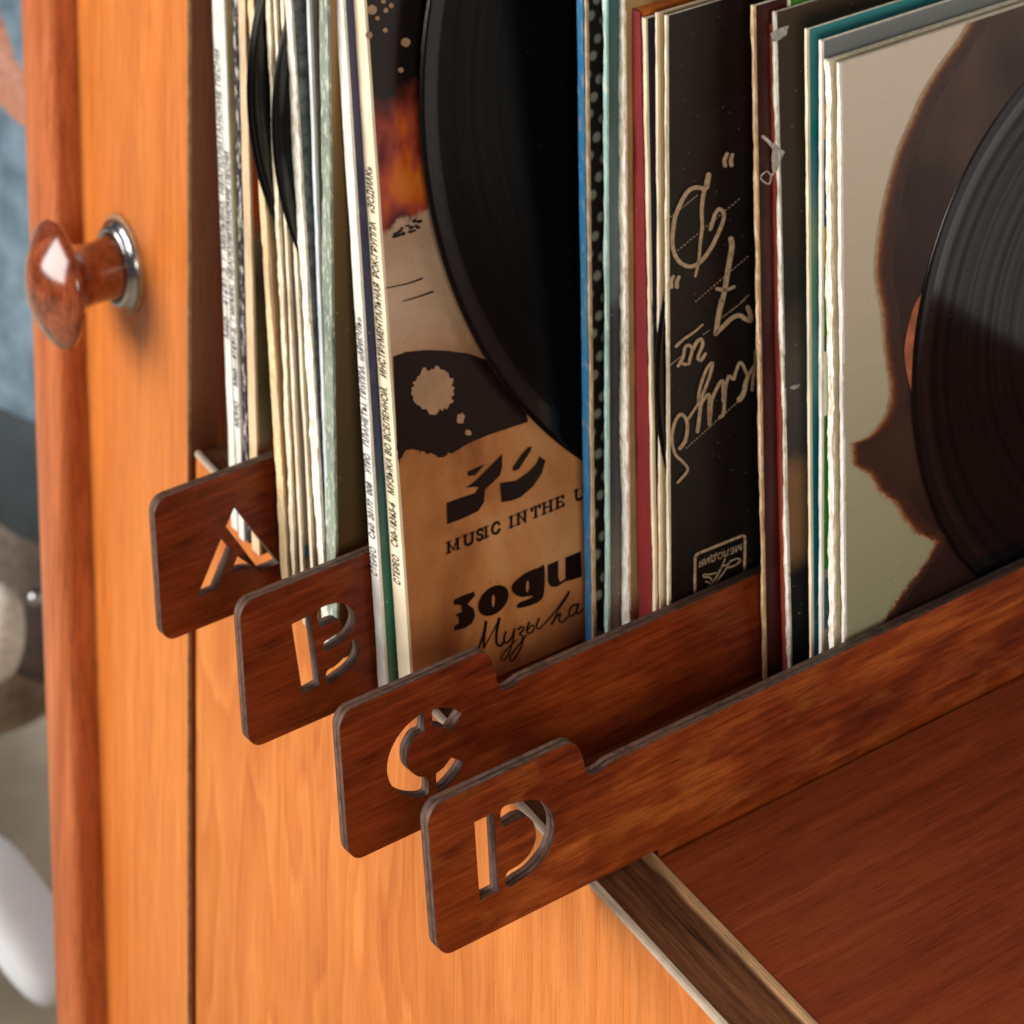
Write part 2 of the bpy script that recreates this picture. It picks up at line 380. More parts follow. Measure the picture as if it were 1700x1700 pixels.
def dots():
    w = N('dotted_cover', 0.4)
    x = w.xyz(w.co()); 
    v = w.n('ShaderNodeTexVoronoi'); v.inputs['Randomness'].default_value = 0.12; v.inputs['Scale'].default_value = 1
    w.link(w.co((1, 112, 112), rot=(math.radians(24), 0, 0)), v.inputs['Vector'])
    f = w.ramp(v.outputs['Distance'], [(0.20, (1, 1, 1, 1)), (0.34, (0, 0, 0, 1))])
    w.col(w.mix(f, (22, 20, 18), (120, 124, 112))); return w.m
def black_cover():
    w = N('black_brown_cover', 0.42, 0.45)
    nz = w.noise(w.co((30, 30, 30)), 1, 4, 0.6)
    w.col(w.specks(w.ramp(nz, [(0.3, (20, 15, 12)), (0.7, (31, 25, 21))]), (150, 136, 120), 240, 0.06, 0.88)); return w.m
def spine_mat(name, c, tear=(252, 244, 226), amt=0.35, c2=None):
    w = N(name, 0.6, 0.35)
    nz = w.noise(w.co((420, 420, 130)), 1, 5, 0.65)
    m1 = w.ramp(nz, [(0.62 - amt * 0.3, (0, 0, 0, 1)), (0.66 - amt * 0.2, (1, 1, 1, 1))])
    big = w.noise(w.co((30, 30, 22)), 1, 2, 0.5)
    base = w.mix(w.ramp(big, [(0.4, (0, 0, 0, 1)), (0.65, (1, 1, 1, 1))]), c, c2 or tuple(v * 0.86 for v in c))
    w.col(w.mix(w.math('MULTIPLY', m1, min(1, amt * 2.2)), base, tear)); w.bump(nz, 0.0004, 0.6); return w.m

def wavy_box(x0, x1, y0, y1, z1, jx, jy, n=70, seed=0, zj=0.0):
    rnd = random.Random(seed); vs = []; fs = []
    def walk(a):
        v = 0; o = []
        for i in range(n + 1):
            v = v * 0.80 + rnd.gauss(0, a * 0.6); o.append(v)
        return o
    a, b, c, d = walk(jx), walk(jx), walk(jy), walk(jy)
    for i in range(n + 1):
        z = z1 * i / n
        vs += [(x0 + a[i], y0 + c[i], z), (x1 + b[i], y0 + d[i], z), (x1 + b[i] * 0.2, y1, z), (x0 + a[i] * 0.2, y1, z)]
    for i in range(n):
        for k in range(4):
            k2 = (k + 1) % 4; fs.append((4 * i + k, 4 * i + k2, 4 * i + 4 + k2, 4 * i + 4 + k))
    fs.append((3, 2, 1, 0)); fs.append((4 * n, 4 * n + 1, 4 * n + 2, 4 * n + 3))
    return vs, fs
SL = {}
JK = 0.55
def sleeve(key, y, ra, fa, na, rb, fb, nb, sm, cm, label, H=0.345, rough=0.00022, group=None, dx=0.0, depth=0.303, edge=None, minlean=None):
    P0 = on_y(na, ra, y); P1 = on_y(nb, rb, y)
    m = (P1.x - P0.x) / (P0.z - P1.z); x0 = P1.x + m * P1.z + dx
    t = max(0.0012, ((P0.x - on_y(fa, ra, y).x) + (P1.x - on_y(fb, rb, y).x)) / 2)
    e = thing('record_sleeve', (x0, y, 0.0005), label, 'record sleeve', group or 'record sleeves standing on the shelf', rot=(0, -math.atan(m), 0))
    sd = sum(map(ord, key))
    zs = H
    vs, fs = wavy_box(-t + 0.0002, -0.0002, 0.0010, depth, zs, rough * 0.3, 0, 40, sd)
    me = mesh('cover', vs, fs); o = link('cover', me, [cm, M['paper']], e)
    for p in me.polygons:
        if abs(p.normal.z) > 0.9 or p.normal.y < -0.9: p.material_index = 1
    vs, fs = wavy_box(-t, 0, 0.0, 0.0015, zs + 0.0002, rough * JK, rough * 0.8 * JK, 110, sd + 1)
    link('spine', mesh('spine', vs, fs), sm, e)
    SL[key] = (e, x0, m, t, y)
    if key == 'red':
        for p in o.data.polygons: p.material_index = 0
    print('sleeve %s x0 %.4f m %.3f t %.4f' % (key, x0, m, t))
    return e
cream = (240, 224, 190)
SP = {k: spine_mat('spine_' + k, *v) for k, v in dict(
    white=((234, 230, 220), (250, 247, 238), 0.3), creamclean=((250, 232, 198), (255, 246, 226), 0.1), cream=(cream,), navy=((40, 34, 54), (230, 226, 216), 0.34), beige=((226, 196, 156), (240, 220, 190), 0.2),
    worn=((232, 224, 206), (255, 250, 238), 0.6, (200, 180, 150)), greygreen=((146, 158, 140), (216, 218, 198), 0.3, (112, 122, 108)), orangeline=((240, 214, 166), (220, 150, 76), 0.3),
    bluewhite=((214, 222, 224), (240, 242, 240), 0.2), grey=((130, 140, 142), (226, 228, 220), 0.4), tan=((206, 168, 124), (232, 204, 166), 0.4), red=((132, 34, 34), (190, 90, 74), 0.08, (118, 30, 34)),
    salmon=((176, 74, 58), (220, 170, 150), 0.1), blue=((30, 122, 182), (176, 166, 150), 0.22, (60, 130, 170)), tealpale=((176, 220, 212), (236, 240, 226), 0.3)).items()}

# --- left section, before divider A
gA = 'record sleeves left of divider A'
sleeve('w1', -0.015, 100, 355, 366, 780, 381, 391, SP['white'], tone('white_cover', (236, 232, 222)), 'thin white record sleeve at the far left, its spine printed with faint italic text', group=gA, rough=0.0002)
sleeve('w2', -0.016, 100, 367, 375, 780, 392, 401, SP['white'], tone('olive_green_cover', (178, 178, 124)), 'white-spined record sleeve with black lettering, second from the inner cabinet wall', group=gA, rough=0.0002)
sleeve('nv', -0.0145, 100, 389, 395, 780, 404, 411, SP['navy'], tone('peach_cover', (216, 170, 140)), 'dark navy spine with torn white edges, left of the peach one', group=gA)
sleeve('bg', -0.015, 100, 398, 409, 780, 414, 427, SP['beige'], cover_band('orange_grey_cover', [(0, (60, 56, 34)), (0.045, (196, 110, 60)), (0.055, (150, 138, 116)), (0.085, (84, 84, 46)), (0.105, (100, 90, 60)), (0.14, (64, 60, 50)), (0.158, (120, 108, 92)), (0.172, (188, 82, 32)), (0.215, (190, 84, 34)), (0.225, (60, 70, 50)), (0.33, (40, 50, 40))], warp=0.006), 'pale peach spine of a sleeve with an orange-banded cover, last before divider A', group=gA)
# --- section between dividers A and B
gB = 'record sleeves between dividers A and B'
sleeve('b1', -0.0225, 350, 431, 441, 780, 458, 467, SP['orangeline'], tone('warm_grey_cover_a', (176, 150, 112)), 'cream and orange worn spine right beside divider A', group=gB, rough=0.0005)
sleeve('b2', -0.0225, 350, 458, 462.5, 780, 474, 482, SP['cream'], tone('tan_orange_cover', (204, 144, 84)), 'thin sleeve whose open cover strip is tan orange, between two cream edges', group=gB, rough=0.0006)
sleeve('b3', -0.022, 350, 470, 474, 780, 490.5, 494.5, SP['cream'], cover_band('grey_blue_band_cover', [(0, (150, 140, 132)), (0.0305, (150, 140, 132)), (0.031, (0, 110, 168)), (0.0375, (0, 110, 168)), (0.038, (156, 146, 138)), (0.34, (120, 116, 112))], warp=0.0), 'thin sleeve with a grey cover crossed by a small blue band', group=gB)
sleeve('b4', -0.022, 350, 484, 488, 780, 506, 511, SP['cream'], tone('tan_cover', (206, 158, 98)), 'thin cream-edged sleeve with a tan cover left of the thick torn white spine', group=gB)
sleeve('b5', -0.022, 100, 475, 488, 780, 519, 529, SP['worn'], plain('mottled_dark_grey_cover', (132, 140, 138), 0.45, 0.3, 160, c2=(58, 66, 70)), 'thick torn white spine of a mottled dark grey sleeve', group=gB, rough=0.0006)
sleeve('b6', -0.022, 100, 511, 517, 780, 539, 543, SP['bluewhite'], tone('pale_grey_cover', (138, 134, 124)), 'thin pale edged sleeve just left of the grey-green spine', group=gB)
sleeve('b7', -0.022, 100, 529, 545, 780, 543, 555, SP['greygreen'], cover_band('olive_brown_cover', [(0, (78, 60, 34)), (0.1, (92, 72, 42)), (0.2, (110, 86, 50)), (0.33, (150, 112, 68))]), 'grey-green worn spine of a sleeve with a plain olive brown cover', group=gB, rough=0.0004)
# --- section between B and C
gC = 'record sleeves between dividers B and C'
sleeve('ws', -0.0165, 100, 558, 573, 780, 604, 616, SP['white'], cover_band('navy_green_cover', [(0, (70, 116, 90)), (0.03, (40, 104, 80)), (0.085, (44, 90, 84)), (0.12, (48, 56, 84)), (0.24, (52, 48, 84)), (0.34, (60, 54, 84))]), 'white lettered spine leaning in front of divider B, navy and green cover beside it', group=gC, dx=0.0015, rough=0.0002)
sleeve('zs', -0.0105, 100, 593, 611, 780, 635, 658, SP['creamclean'], None, 'cream lettered spine of the brown cover sleeve with big black words on it', group=gC, rough=0.0001)
gCr = 'record sleeves between the bare disc and divider C'
sleeve('blue', 0.086, 100, 957, 969, 1000, 973, 981, SP['blue'], tone('white_cover_b', (170, 150, 130)), 'torn bright blue spine just right of the large black disc', group=gCr)
sleeve('dot', 0.086, 100, 970.5, 974, 1000, 982.5, 985, SP['tan'], dots(), 'black sleeve with pale grey dots right of the blue spine', group=gCr, rough=0.0003)
sleeve('teal', 0.09, 100, 1000.5, 1006, 1000, 1005, 1009, SP['tealpale'], cover_band('teal_to_marble_cover', [(0, (120, 96, 80)), (0.05, (100, 92, 84)), (0.075, (54, 56, 60)), (0.12, (30, 34, 40)), (0.17, (36, 44, 50)), (0.176, (76, 90, 96)), (0.21, (86, 104, 110)), (0.27, (58, 88, 84)), (0.34, (44, 96, 104))], warp=0.03), 'sleeve with a pale teal edge and a teal cover darkening to marbled grey', group=gCr, rough=0.0004)
sleeve('rough', 0.098, 100, 1023, 1036, 1000, 1035, 1043, SP['worn'], tone('ochre_cream_cover', (176, 146, 96)), 'thick frayed cream edge left of the red spine', group=gCr, rough=0.0007)
sleeve('pale', 0.103, 100, 1037, 1040, 1000, 1053, 1056, SP['cream'], tone('cream_cover', (220, 196, 156)), 'thin clean cream edge touching the red spine', group=gCr, H=0.318, rough=0.0001)
sleeve('red', 0.103, 100, 1041.5, 1064, 1000, 1059, 1083, SP['red'], tone('orange_red_cover', (214, 112, 30)), 'wide dark red spine with an orange rim', group=gCr, H=0.3185, rough=0.0001)
sleeve('wl', 0.103, 100, 1066, 1072, 1000, 1085, 1088, SP['creamclean'], cover_band('patchwork_cover', [(0, (190, 160, 100)), (0.03, (150, 80, 40)), (0.052, (190, 130, 40)), (0.078, (190, 130, 40)), (0.08, (110, 60, 34)), (0.098, (24, 24, 26)), (0.125, (24, 24, 26)), (0.128, (170, 130, 84)), (0.148, (170, 130, 84)), (0.150, (30, 28, 56)), (0.34, (44, 38, 68))], warp=0.0, fade=False), 'white edged sleeve with a navy and patchwork cover right of the red spine', group=gCr, H=0.317, rough=0.0003)
sleeve('fawn', 0.104, 100, 1088.5, 1091.5, 1000, 1094, 1097, SP['creamclean'], tone('fawn_cover', (196, 174, 128), 0.5, 0.1), 'narrow fawn cover strip with a black record curving over it, left of the handwritten cover', group=gCr, H=0.3225, rough=0.0003)
sleeve('black', 0.106, 100, 1103, 1106, 1000, 1107.5, 1110, SP['cream'], black_cover(), 'black-brown sleeve with cream handwriting across its cover', group=gCr, H=0.3225, rough=0.0003)
# --- section between C and D
gD = 'record sleeves between dividers C and D'
sleeve('tanl', 0.145, 200, 1250, 1254, 1000, 1263.5, 1267.5, SP['tan'], tone('maroon_cover', (66, 16, 14), 0.4), 'maroon sleeve with a thin frayed tan edge, first right of the handwritten cover', group=gD, H=0.325, rough=0.0004)
sleeve('salm', 0.155, 200, 1277, 1283.5, 1000, 1294.5, 1303.5, SP['salmon'], tone('salmon_cover', (196, 84, 66)), 'salmon red spine half hidden behind a torn white edge', group=gD, H=0.314)
sleeve('brn', 0.155, 200, 1285.5, 1290, 1000, 1304.5, 1309, SP['worn'], cover_band('brown_photo_cover', [(0, (36, 30, 24)), (0.05, (40, 34, 28)), (0.062, (150, 108, 70)), (0.098, (160, 116, 76)), (0.108, (84, 74, 66)), (0.15, (98, 88, 80)), (0.185, (60, 50, 42)), (0.24, (76, 60, 46)), (0.34, (80, 58, 42))], warp=0.02), 'dark brown sleeve with a frayed white edge and a torn top corner', group=gD, H=0.321, rough=0.0006)
sleeve('gtop', 0.166, 200, 1309, 1313, 1000, 1328, 1332, SP['cream'], tone('bright_green_cover', (60, 132, 30)), 'bright green sleeve standing taller behind the dark brown one', group=gD, H=0.345)
sleeve('teal2', 0.156, 200, 1337, 1341, 1000, 1343, 1347, SP['creamclean'], cover_band('bright_teal_cover', [(0, (0, 100, 130)), (0.12, (0, 112, 140)), (0.15, (70, 130, 136)), (0.22, (120, 160, 152)), (0.27, (20, 130, 144)), (0.34, (70, 140, 140))]), 'bright teal cover strip framed by two thin white edges', group=gD, H=0.321, rough=0.0002)
sleeve('grn', 0.156, 200, 1358, 1364, 1000, 1360.5, 1364, SP['white'], cover_band('green_blue_cover', [(0, (150, 150, 140)), (0.035, (44, 96, 118)), (0.06, (130, 140, 140)), (0.065, (30, 130, 30)), (0.12, (40, 120, 30)), (0.14, (230, 236, 220)), (0.17, (60, 90, 80)), (0.178, (50, 140, 30)), (0.21, (200, 180, 30)), (0.23, (24, 66, 92)), (0.262, (30, 70, 96)), (0.272, (210, 156, 80)), (0.287, (110, 116, 116)), (0.34, (110, 116, 116))], warp=0.012, fade=False), 'green and blue drawn cover strip right of the teal one', group=gD, H=0.3195)
sleeve('wh3', 0.157, 200, 1370, 1379, 1000, 1376, 1385, SP['worn'], tone('cream_cover_c', (226, 206, 168)), 'frayed white edge just left of the beige portrait cover', group=gD, H=0.3115, rough=0.0007)
sleeve('port', 0.158, 200, 1389.5, 1395, 1000, 1396.5, 1401.5, SP['white'], None, 'beige portrait sleeve showing dark hair and an ear, behind divider D', group=gD, H=0.3125, rough=0.0004)

# ------------------------------------------------------------------ cover pictures (flat print on the covers)
def local_of(key, off=0.0):
    e, x0, m, t, y = SL[key]
    ex = e.location; rinv = Matrix.Rotation(math.atan(m), 3, 'Y')
    def f(px, py):
        p = on_lean(px, py, x0 + off, m) - Vector(ex); p = rinv @ p; return (p.y, p.z)
    return f
def poly_on(parent, name, loops, m, x=0.00035, thick=0.0002): return plate(loops, x - thick, x, name, [m], parent)
def jag(pts, a, n=5, seed=1):
    rnd = random.Random(seed); out = []
    for i in range(len(pts)):
        p, q = pts[i], pts[(i + 1) % len(pts)]
        for k in range(n):
            t = k / n; out.append((p[0] + (q[0] - p[0]) * t + rnd.uniform(-a, a), p[1] + (q[1] - p[1]) * t + rnd.uniform(-a, a)))
    return out
def ribbon(pts, w0, w1=None, k=6, taper=False):
    """polyline -> outline of a stroke; widths in the same units"""
    c = catmull(pts, k, False) if k > 1 else pts
    w1 = w0 if w1 is None else w1; n = len(c); L = []; R = []
    for i in range(n):
        a = c[max(0, i - 1)]; b = c[min(n - 1, i + 1)]
        dx, dy = b[0] - a[0], b[1] - a[1]; l = math.hypot(dx, dy) or 1
        w = (w0 + (w1 - w0) * i / (n - 1)) / 2
        L.append((c[i][0] - dy / l * w, c[i][1] + dx / l * w)); R.append((c[i][0] + dy / l * w, c[i][1] - dx / l * w))
    return L, R
def strokes_on(parent, name, lines, m, f, x=0.0004):
    vs = []; fs = []
    for ln in lines:
        pts, w0, w1 = ln[0], ln[1], ln[2] if len(ln) > 2 else ln[1]
        L, R = ribbon(pts, w0, w1, 6 if len(pts) > 2 else 1)
        b = len(vs)
        for l, r in zip(L, R):
            for q in (l, r):
                y, z = f(*q); vs.append((x, y, z))
        for i in range(len(L) - 1): fs.append((b + 2 * i, b + 2 * i + 1, b + 2 * i + 3, b + 2 * i + 2))
        # round caps
        for c, r in ((pts[0], w0 / 2), (pts[-1], w1 / 2)):
            b = len(vs)
            for k in range(10):
                a = k * math.pi / 5; y, z = f(c[0] + r * math.cos(a), c[1] + r * math.sin(a)); vs.append((x + 0.00002, y, z))
            fs.append(tuple(range(b, b + 10)))
    return link(name, mesh(name, vs, fs), m, parent)

# brown cover with big words
def zod_mat():
    w = N('brown_space_cover', 0.32, 0.45)
    f = local_of('zs'); _, z1 = f(660, 375); _, z2 = f(660, 170); _, z3 = f(700, 640)
    nz = w.noise(w.co((1, 16, 12)), 1, 4, 0.55, 0.6)
    base = w.ramp(nz, [(0.3, (96, 54, 28)), (0.43, (156, 98, 54)), (0.56, (188, 126, 74)), (0.7, (206, 152, 102))])
    z = w.xyz(w.co())[2]; wz = w.math('ADD', z, w.math('MULTIPLY', w.math('SUBTRACT', w.noise(w.co((1, 60, 60)), 1, 4, 0.6), 0.5), 0.028))
    pale = w.ramp(nz, [(0.3, (166, 132, 104)), (0.7, (206, 178, 152))])
    def step(v, a, b): return w.ramp(w.math('MULTIPLY', w.math('SUBTRACT', v, a), 1 / (b - a)), [(0, (0, 0, 0, 1)), (1, (1, 1, 1, 1))])
    c = w.mix(step(z, z3 - 0.01, z3 + 0.03), base, pale)
    nb = w.noise(w.co((1, 34, 24)), 1, 4, 0.5, 0.2)
    neb = w.ramp(nb, [(0.30, (40, 10, 10)), (0.42, (104, 30, 22)), (0.50, (168, 68, 48)), (0.58, (204, 98, 30)), (0.68, (214, 122, 44))])
    c = w.mix(step(wz, z1 - 0.001, z1 + 0.002), c, neb)
    c = w.mix(step(wz, z2 - 0.012, z2 + 0.008), c, (24, 18, 16))
    c = w.specks(c, (40, 22, 14), 230, 0.07, 0.86)
    w.col(c); return w.m
zc = [o for o in SL['zs'][0].children if o.name.startswith('cover')][0]; zc.data.materials.clear(); zc.data.materials.append(zod_mat()); zc.data.materials.append(M['paper'])
ze = SL['zs'][0]; fz = local_of('zs')
D5 = lambda z: P(z, 600, 700, 3.4)
D5b = lambda z: P(z, 600, 350, 3.4)
darkm = plain('dark_print', (26, 12, 8), 0.35, 0.2, 60)
pk = plain('sand_print', (184, 146, 112), 0.4, 0.15, 60)
dk = jag(D5b([(178, 822), (250, 797), (360, 785), (480, 790), (600, 805), (760, 860), (900, 1000), (940, 1190), (860, 1215), (700, 1270), (560, 1330)]), 0.3, 4, 1)[:-4] + jag(D5b([(500, 1362), (450, 1395), (395, 1372), (340, 1360), (290, 1338), (245, 1350), (215, 1400), (206, 1425), (196, 1280)]), 2.4, 5, 2)[:-5]
poly_on(ze, 'printed_patch', [[fz(*p) for p in dk]], darkm, 0.0003)
def blob(cx, cy, rx, ry, j, seed, n=40):
    rnd = random.Random(seed)
    return [fz(cx + rx * math.cos(a) * (1 + rnd.uniform(-j, j)), cy + ry * math.sin(a) * (1 + rnd.uniform(-j, j))) for a in [2 * math.pi * i / n for i in range(n)]]
poly_on(ze, 'printed_patch', [blob(719, 647, 34, 37, 0.13, 3, 60)], pk, 0.0006)
poly_on(ze, 'printed_patch', [blob(764, 694, 6, 9, 0.3, 4, 20)], pk, 0.0006)
poly_on(ze, 'printed_patch', [blob(776, 717, 5, 5, 0.3, 5, 14)], pk, 0.0006)
for i, (x, y, r) in enumerate([(617, 16, 8), (636, 2, 4), (640, 17, 4), (649, 9, 4), (626, 30, 3.5), (639, 50, 4), (673, 70, 7.5), (665, 116, 4.5), (612, 58, 6)]):
    poly_on(ze, 'printed_star', [blob(x, y, r, r, 0.06, i, 20)], pk, 0.0003)
rn = random.Random(5)
sm_ = [[(lambda cx, cy, r: [fz(cx + r * 1.8 * math.cos(a) + 0, cy + r * math.sin(a) - 0.4 * r * math.cos(a)) for a in [math.pi * k / 3 for k in range(6)]])(655 + i * 2.3 + rn.uniform(-2, 2), 392 - i * 1.0 + rn.uniform(-16, 6) * (i / 18 + 0.25), rn.uniform(1.2, 3.4))] for i in range(19)]
for i, l in enumerate(sm_): poly_on(ze, 'printed_speck', l, darkm, 0.0003 + 0.00002 * i)
strokes_on(ze, 'printed_streak', [([(640, 478), (670, 472), (684, 468), (700, 462)], 1.5, 3), ([(668, 500), (695, 492), (718, 484)], 1.4, 3)], darkm, fz)
big = [D5([(598, 305), (598, 280), (692, 240), (640, 300)]),
       D5([(590, 370), (640, 335), (700, 275), (760, 215), (792, 180), (792, 250), (780, 300), (735, 345), (695, 380), (690, 450), (658, 502), (560, 548), (482, 576), (479, 458), (560, 428), (640, 402), (662, 365)]),
       D5([(855, 278), (850, 258), (905, 180), (940, 142), (958, 140), (952, 165), (915, 220), (885, 268)]),
       D5([(780, 345), (870, 332), (945, 280), (985, 235), (1002, 195), (1036, 218), (1015, 290), (965, 365), (895, 425), (840, 445), (788, 452)])]
for b in big: poly_on(ze, 'printed_letter', [[fz(*p) for p in b]], darkm, 0.0005)
pale_sq = D5([(1040, 358), (1160, 318), (1240, 372), (1250, 700), (1160, 560), (1120, 470), (1040, 420)])
# slab serif words
GL = {'M': [[(0, 0), (0, 1)], [(0, 1), (.5, .1)], [(.5, .1), (1, 1)], [(1, 1), (1, 0)]], 'U': [[(.05, 1), (.05, .3), (.2, .04), (.5, 0), (.8, .04), (.95, .3), (.95, 1)]],
      'S': [[(.92, .78), (.75, .97), (.45, 1), (.15, .9), (.1, .7), (.3, .55), (.7, .45), (.92, .28), (.8, .06), (.5, 0), (.2, .04), (.05, .25)]], 'I': [[(.5, 0), (.5, 1)]],
      'C': [[(.92, .75), (.75, .97), (.45, 1), (.15, .85), (.03, .5), (.15, .15), (.45, 0), (.75, .04), (.95, .25)]], 'N': [[(.05, 0), (.05, 1)], [(.05, 1), (.9, 0)], [(.9, 0), (.9, 1)]],
      'T': [[(.5, 0), (.5, 1)], [(0, .98), (1, .98)], [(0, .98), (0, .78)], [(1, .98), (1, .78)]], 'H': [[(.1, 0), (.1, 1)], [(.9, 0), (.9, 1)], [(.1, .5), (.9, .5)]],
      'E': [[(.12, 0), (.12, 1)], [(.0, .98), (.9, .98)], [(.12, .5), (.7, .5)], [(.0, .02), (.95, .02)], [(.9, .98), (.9, .78)], [(.95, .02), (.95, .24)]]}
SER = {'M': [(0, 0), (0, 1), (1, 0), (1, 1)], 'U': [(.05, 1), (.95, 1)], 'I': [(.5, 0), (.5, 1)], 'N': [(.05, 0), (.05, 1), (.9, 1)], 'T': [(.5, 0)], 'H': [(.1, 0), (.1, 1), (.9, 0), (.9, 1)], 'E': [(.12, 0), (.12, 1)], 'S': [], 'C': []}
lines = []
for ch, x, wd in [('M', 744, 15), ('U', 771, 13), ('S', 791, 10), ('I', 802, 8), ('C', 816, 13), ('I', 845, 6), ('N', 859, 13), ('T', 882, 13), ('H', 901, 14), ('E', 923, 12), ('U', 955, 14)]:
    def T(q, x=x, wd=wd): X = x + q[0] * wd; return (X, 917 - (X - 744) * 0.408 - q[1] * 17.5)
    for st in GL[ch]:
        pp = [T(q) for q in st]; vert = len(st) == 2 and abs(st[0][0] - st[1][0]) < 0.1
        lines.append((pp, 4.3 if (vert or len(st) > 2) else 2.4))
    for s in SER[ch]:
        a, b = T(s), T(s); d = 4.2 if ch != 'I' else 4.5
        lines.append(([(a[0] - d, a[1] + d * 0.408), (b[0] + d, b[1] - d * 0.408)], 1.8))
strokes_on(ze, 'printed_words', lines, darkm, fz, 0.0005)
# fat letters
fat = [[D5([(518, 1032), (520, 1005), (560, 985), (632, 958), (640, 978), (596, 1028), (630, 1052), (640, 1092), (620, 1138), (575, 1165), (522, 1177), (524, 1150), (546, 1140), (548, 1110), (530, 1085), (566, 1072), (560, 1035), (540, 1030)])]]
def ell(cx, cy, rx, ry, sh=-0.4, n=36): return D5([(cx + rx * math.cos(a), cy + ry * math.sin(a) + sh * rx * math.cos(a)) for a in [2 * math.pi * i / n for i in range(n)]])
fat.append([ell(742, 1008, 86, 80), ell(742, 1010, 9, 36)])
fat.append([catmull(D5([(870, 895), (930, 850), (1000, 822), (1030, 815), (1030, 950), (1010, 1005), (950, 1035), (880, 1050), (886, 1022), (940, 1000), (965, 980), (900, 988), (855, 965), (846, 930)]), 3), ell(935, 928, 9, 34)])
fat.append([D5([(1048, 808), (1108, 782), (1108, 880), (1120, 905), (1148, 885), (1148, 766), (1236, 730), (1242, 872), (1190, 890), (1148, 900), (1100, 930), (1066, 930), (1050, 905)])])
for b in fat: poly_on(ze, 'printed_letter', [[fz(*p) for p in lp] for lp in b], darkm, 0.0005)
scr = [([(600, 1345), (625, 1330), (655, 1285), (685, 1200), (700, 1130)], 13), ([(700, 1130), (690, 1210), (688, 1275)], 17), ([(688, 1275), (730, 1200), (775, 1110)], 8), ([(775, 1110), (760, 1190), (762, 1250), (785, 1262), (805, 1235)], 17),
       ([(812, 1185), (802, 1225), (815, 1248), (845, 1215), (862, 1165)], 12), ([(862, 1165), (848, 1250), (820, 1325), (792, 1345), (790, 1320), (830, 1270), (875, 1228)], 9),
       ([(880, 1170), (905, 1155), (912, 1172), (890, 1196), (908, 1212), (900, 1265), (862, 1335), (838, 1345), (842, 1315), (900, 1240), (930, 1200)], 11),
       ([(945, 1130), (930, 1170), (940, 1192), (965, 1180), (972, 1158), (958, 1146), (938, 1172)], 11), ([(1000, 1110), (985, 1150), (998, 1168), (1030, 1140)], 11),
       ([(1030, 1140), (1090, 1070), (1150, 985), (1168, 955), (1160, 985), (1110, 1060), (1072, 1140)], 9), ([(1072, 1140), (1100, 1095), (1122, 1082), (1112, 1115), (1130, 1130), (1165, 1098)], 12),
       ([(1212, 1030), (1185, 1040), (1168, 1075), (1180, 1096), (1205, 1075), (1222, 1025)], 11), ([(1222, 1025), (1212, 1070), (1225, 1080), (1245, 1058)], 12)]
strokes_on(ze, 'printed_script', [(D5(p), w / 3.4, w / 3.4 * 0.7) for p, w in scr], darkm, fz, 0.0005)

# handwriting on the black cover
be = SL['black'][0]; fb = local_of('black'); chalk = plain('cream_ink', (206, 176, 142), 0.5, 0.25, 500)
H1 = lambda z: P(z, 1050, 200, 5.6667); H2 = lambda z: P(z, 1050, 500, 5.6667)
hw = [(H1([(712, 510), (700, 560), (690, 620)]), 9, 9), (H1([(665, 640), (600, 625), (530, 650), (470, 730), (400, 890), (375, 1040), (372, 1180), (410, 1290), (470, 1350), (550, 1370), (640, 1320), (730, 1200), (800, 1060), (850, 930), (850, 860), (810, 830), (770, 880), (750, 950), (725, 1020)]), 7, 6),
      (H1([(690, 600), (660, 700), (645, 850), (650, 1000), (630, 1160), (620, 1300), (600, 1400), (585, 1460)]), 7, 4),
      (H1([(885, 310), (860, 370), (865, 420)]), 6, 7), (H1([(935, 320), (920, 370), (925, 415)]), 6, 7), (H1([(378, 1465), (355, 1510), (360, 1560)]), 6, 7), (H1([(430, 1470), (412, 1520), (412, 1560)]), 6, 7),
      (H1([(920, 1110), (930, 1180), (905, 1330), (880, 1480), (860, 1600), (835, 1700)]), 9, 8), (H1([(790, 1580), (870, 1590), (950, 1560)]), 6, 5),
      (H2([(840, -20), (810, 100), (790, 220), (778, 300)]), 9, 8), (H2([(778, 300), (850, 230), (930, 155), (1000, 130), (1060, 165), (1105, 175), (1100, 110), (1080, 55)]), 7, 8),
      (H2([(405, 420), (480, 350), (570, 290), (655, 215)]), 5, 3), (H2([(425, 605), (470, 520), (490, 430), (530, 410), (555, 450), (540, 520), (525, 585)]), 5, 5), (H2([(440, 570), (470, 585), (495, 590)]), 5, 5), (H2([(560, 450), (600, 380), (640, 355), (655, 400), (630, 470), (610, 530), (640, 550), (680, 490)]), 6, 5),
      (H2([(1155, 460), (1150, 600), (1130, 720), (1120, 830)]), 6, 5), (H2([(910, 700), (945, 730), (960, 680), (1000, 580), (1030, 590), (1060, 660), (1090, 680), (1140, 600)]), 5, 5), (H2([(1090, 680), (1060, 760), (1040, 860), (1000, 920)]), 6, 9),
      (H2([(900, 700), (870, 800), (860, 920), (850, 1050), (820, 1085)]), 5, 6), (H2([(720, 1160), (730, 1050), (740, 930), (790, 810), (840, 745), (850, 850), (850, 930)]), 5, 6), (H2([(605, 1220), (620, 1120), (640, 960), (700, 880), (720, 900), (715, 1020), (720, 1160)]), 6, 6),
      (H2([(620, 960), (620, 850), (680, 660), (735, 580), (745, 610), (700, 760), (640, 900)]), 5, 5), (H2([(520, 1100), (600, 980), (640, 900)]), 4, 4),
      (H2([(440, 1380), (490, 1310), (510, 1200), (500, 1110), (450, 1060), (400, 1120), (370, 1230), (370, 1340), (400, 1440), (460, 1500), (510, 1560), (500, 1610), (420, 1700)]), 6, 4)]
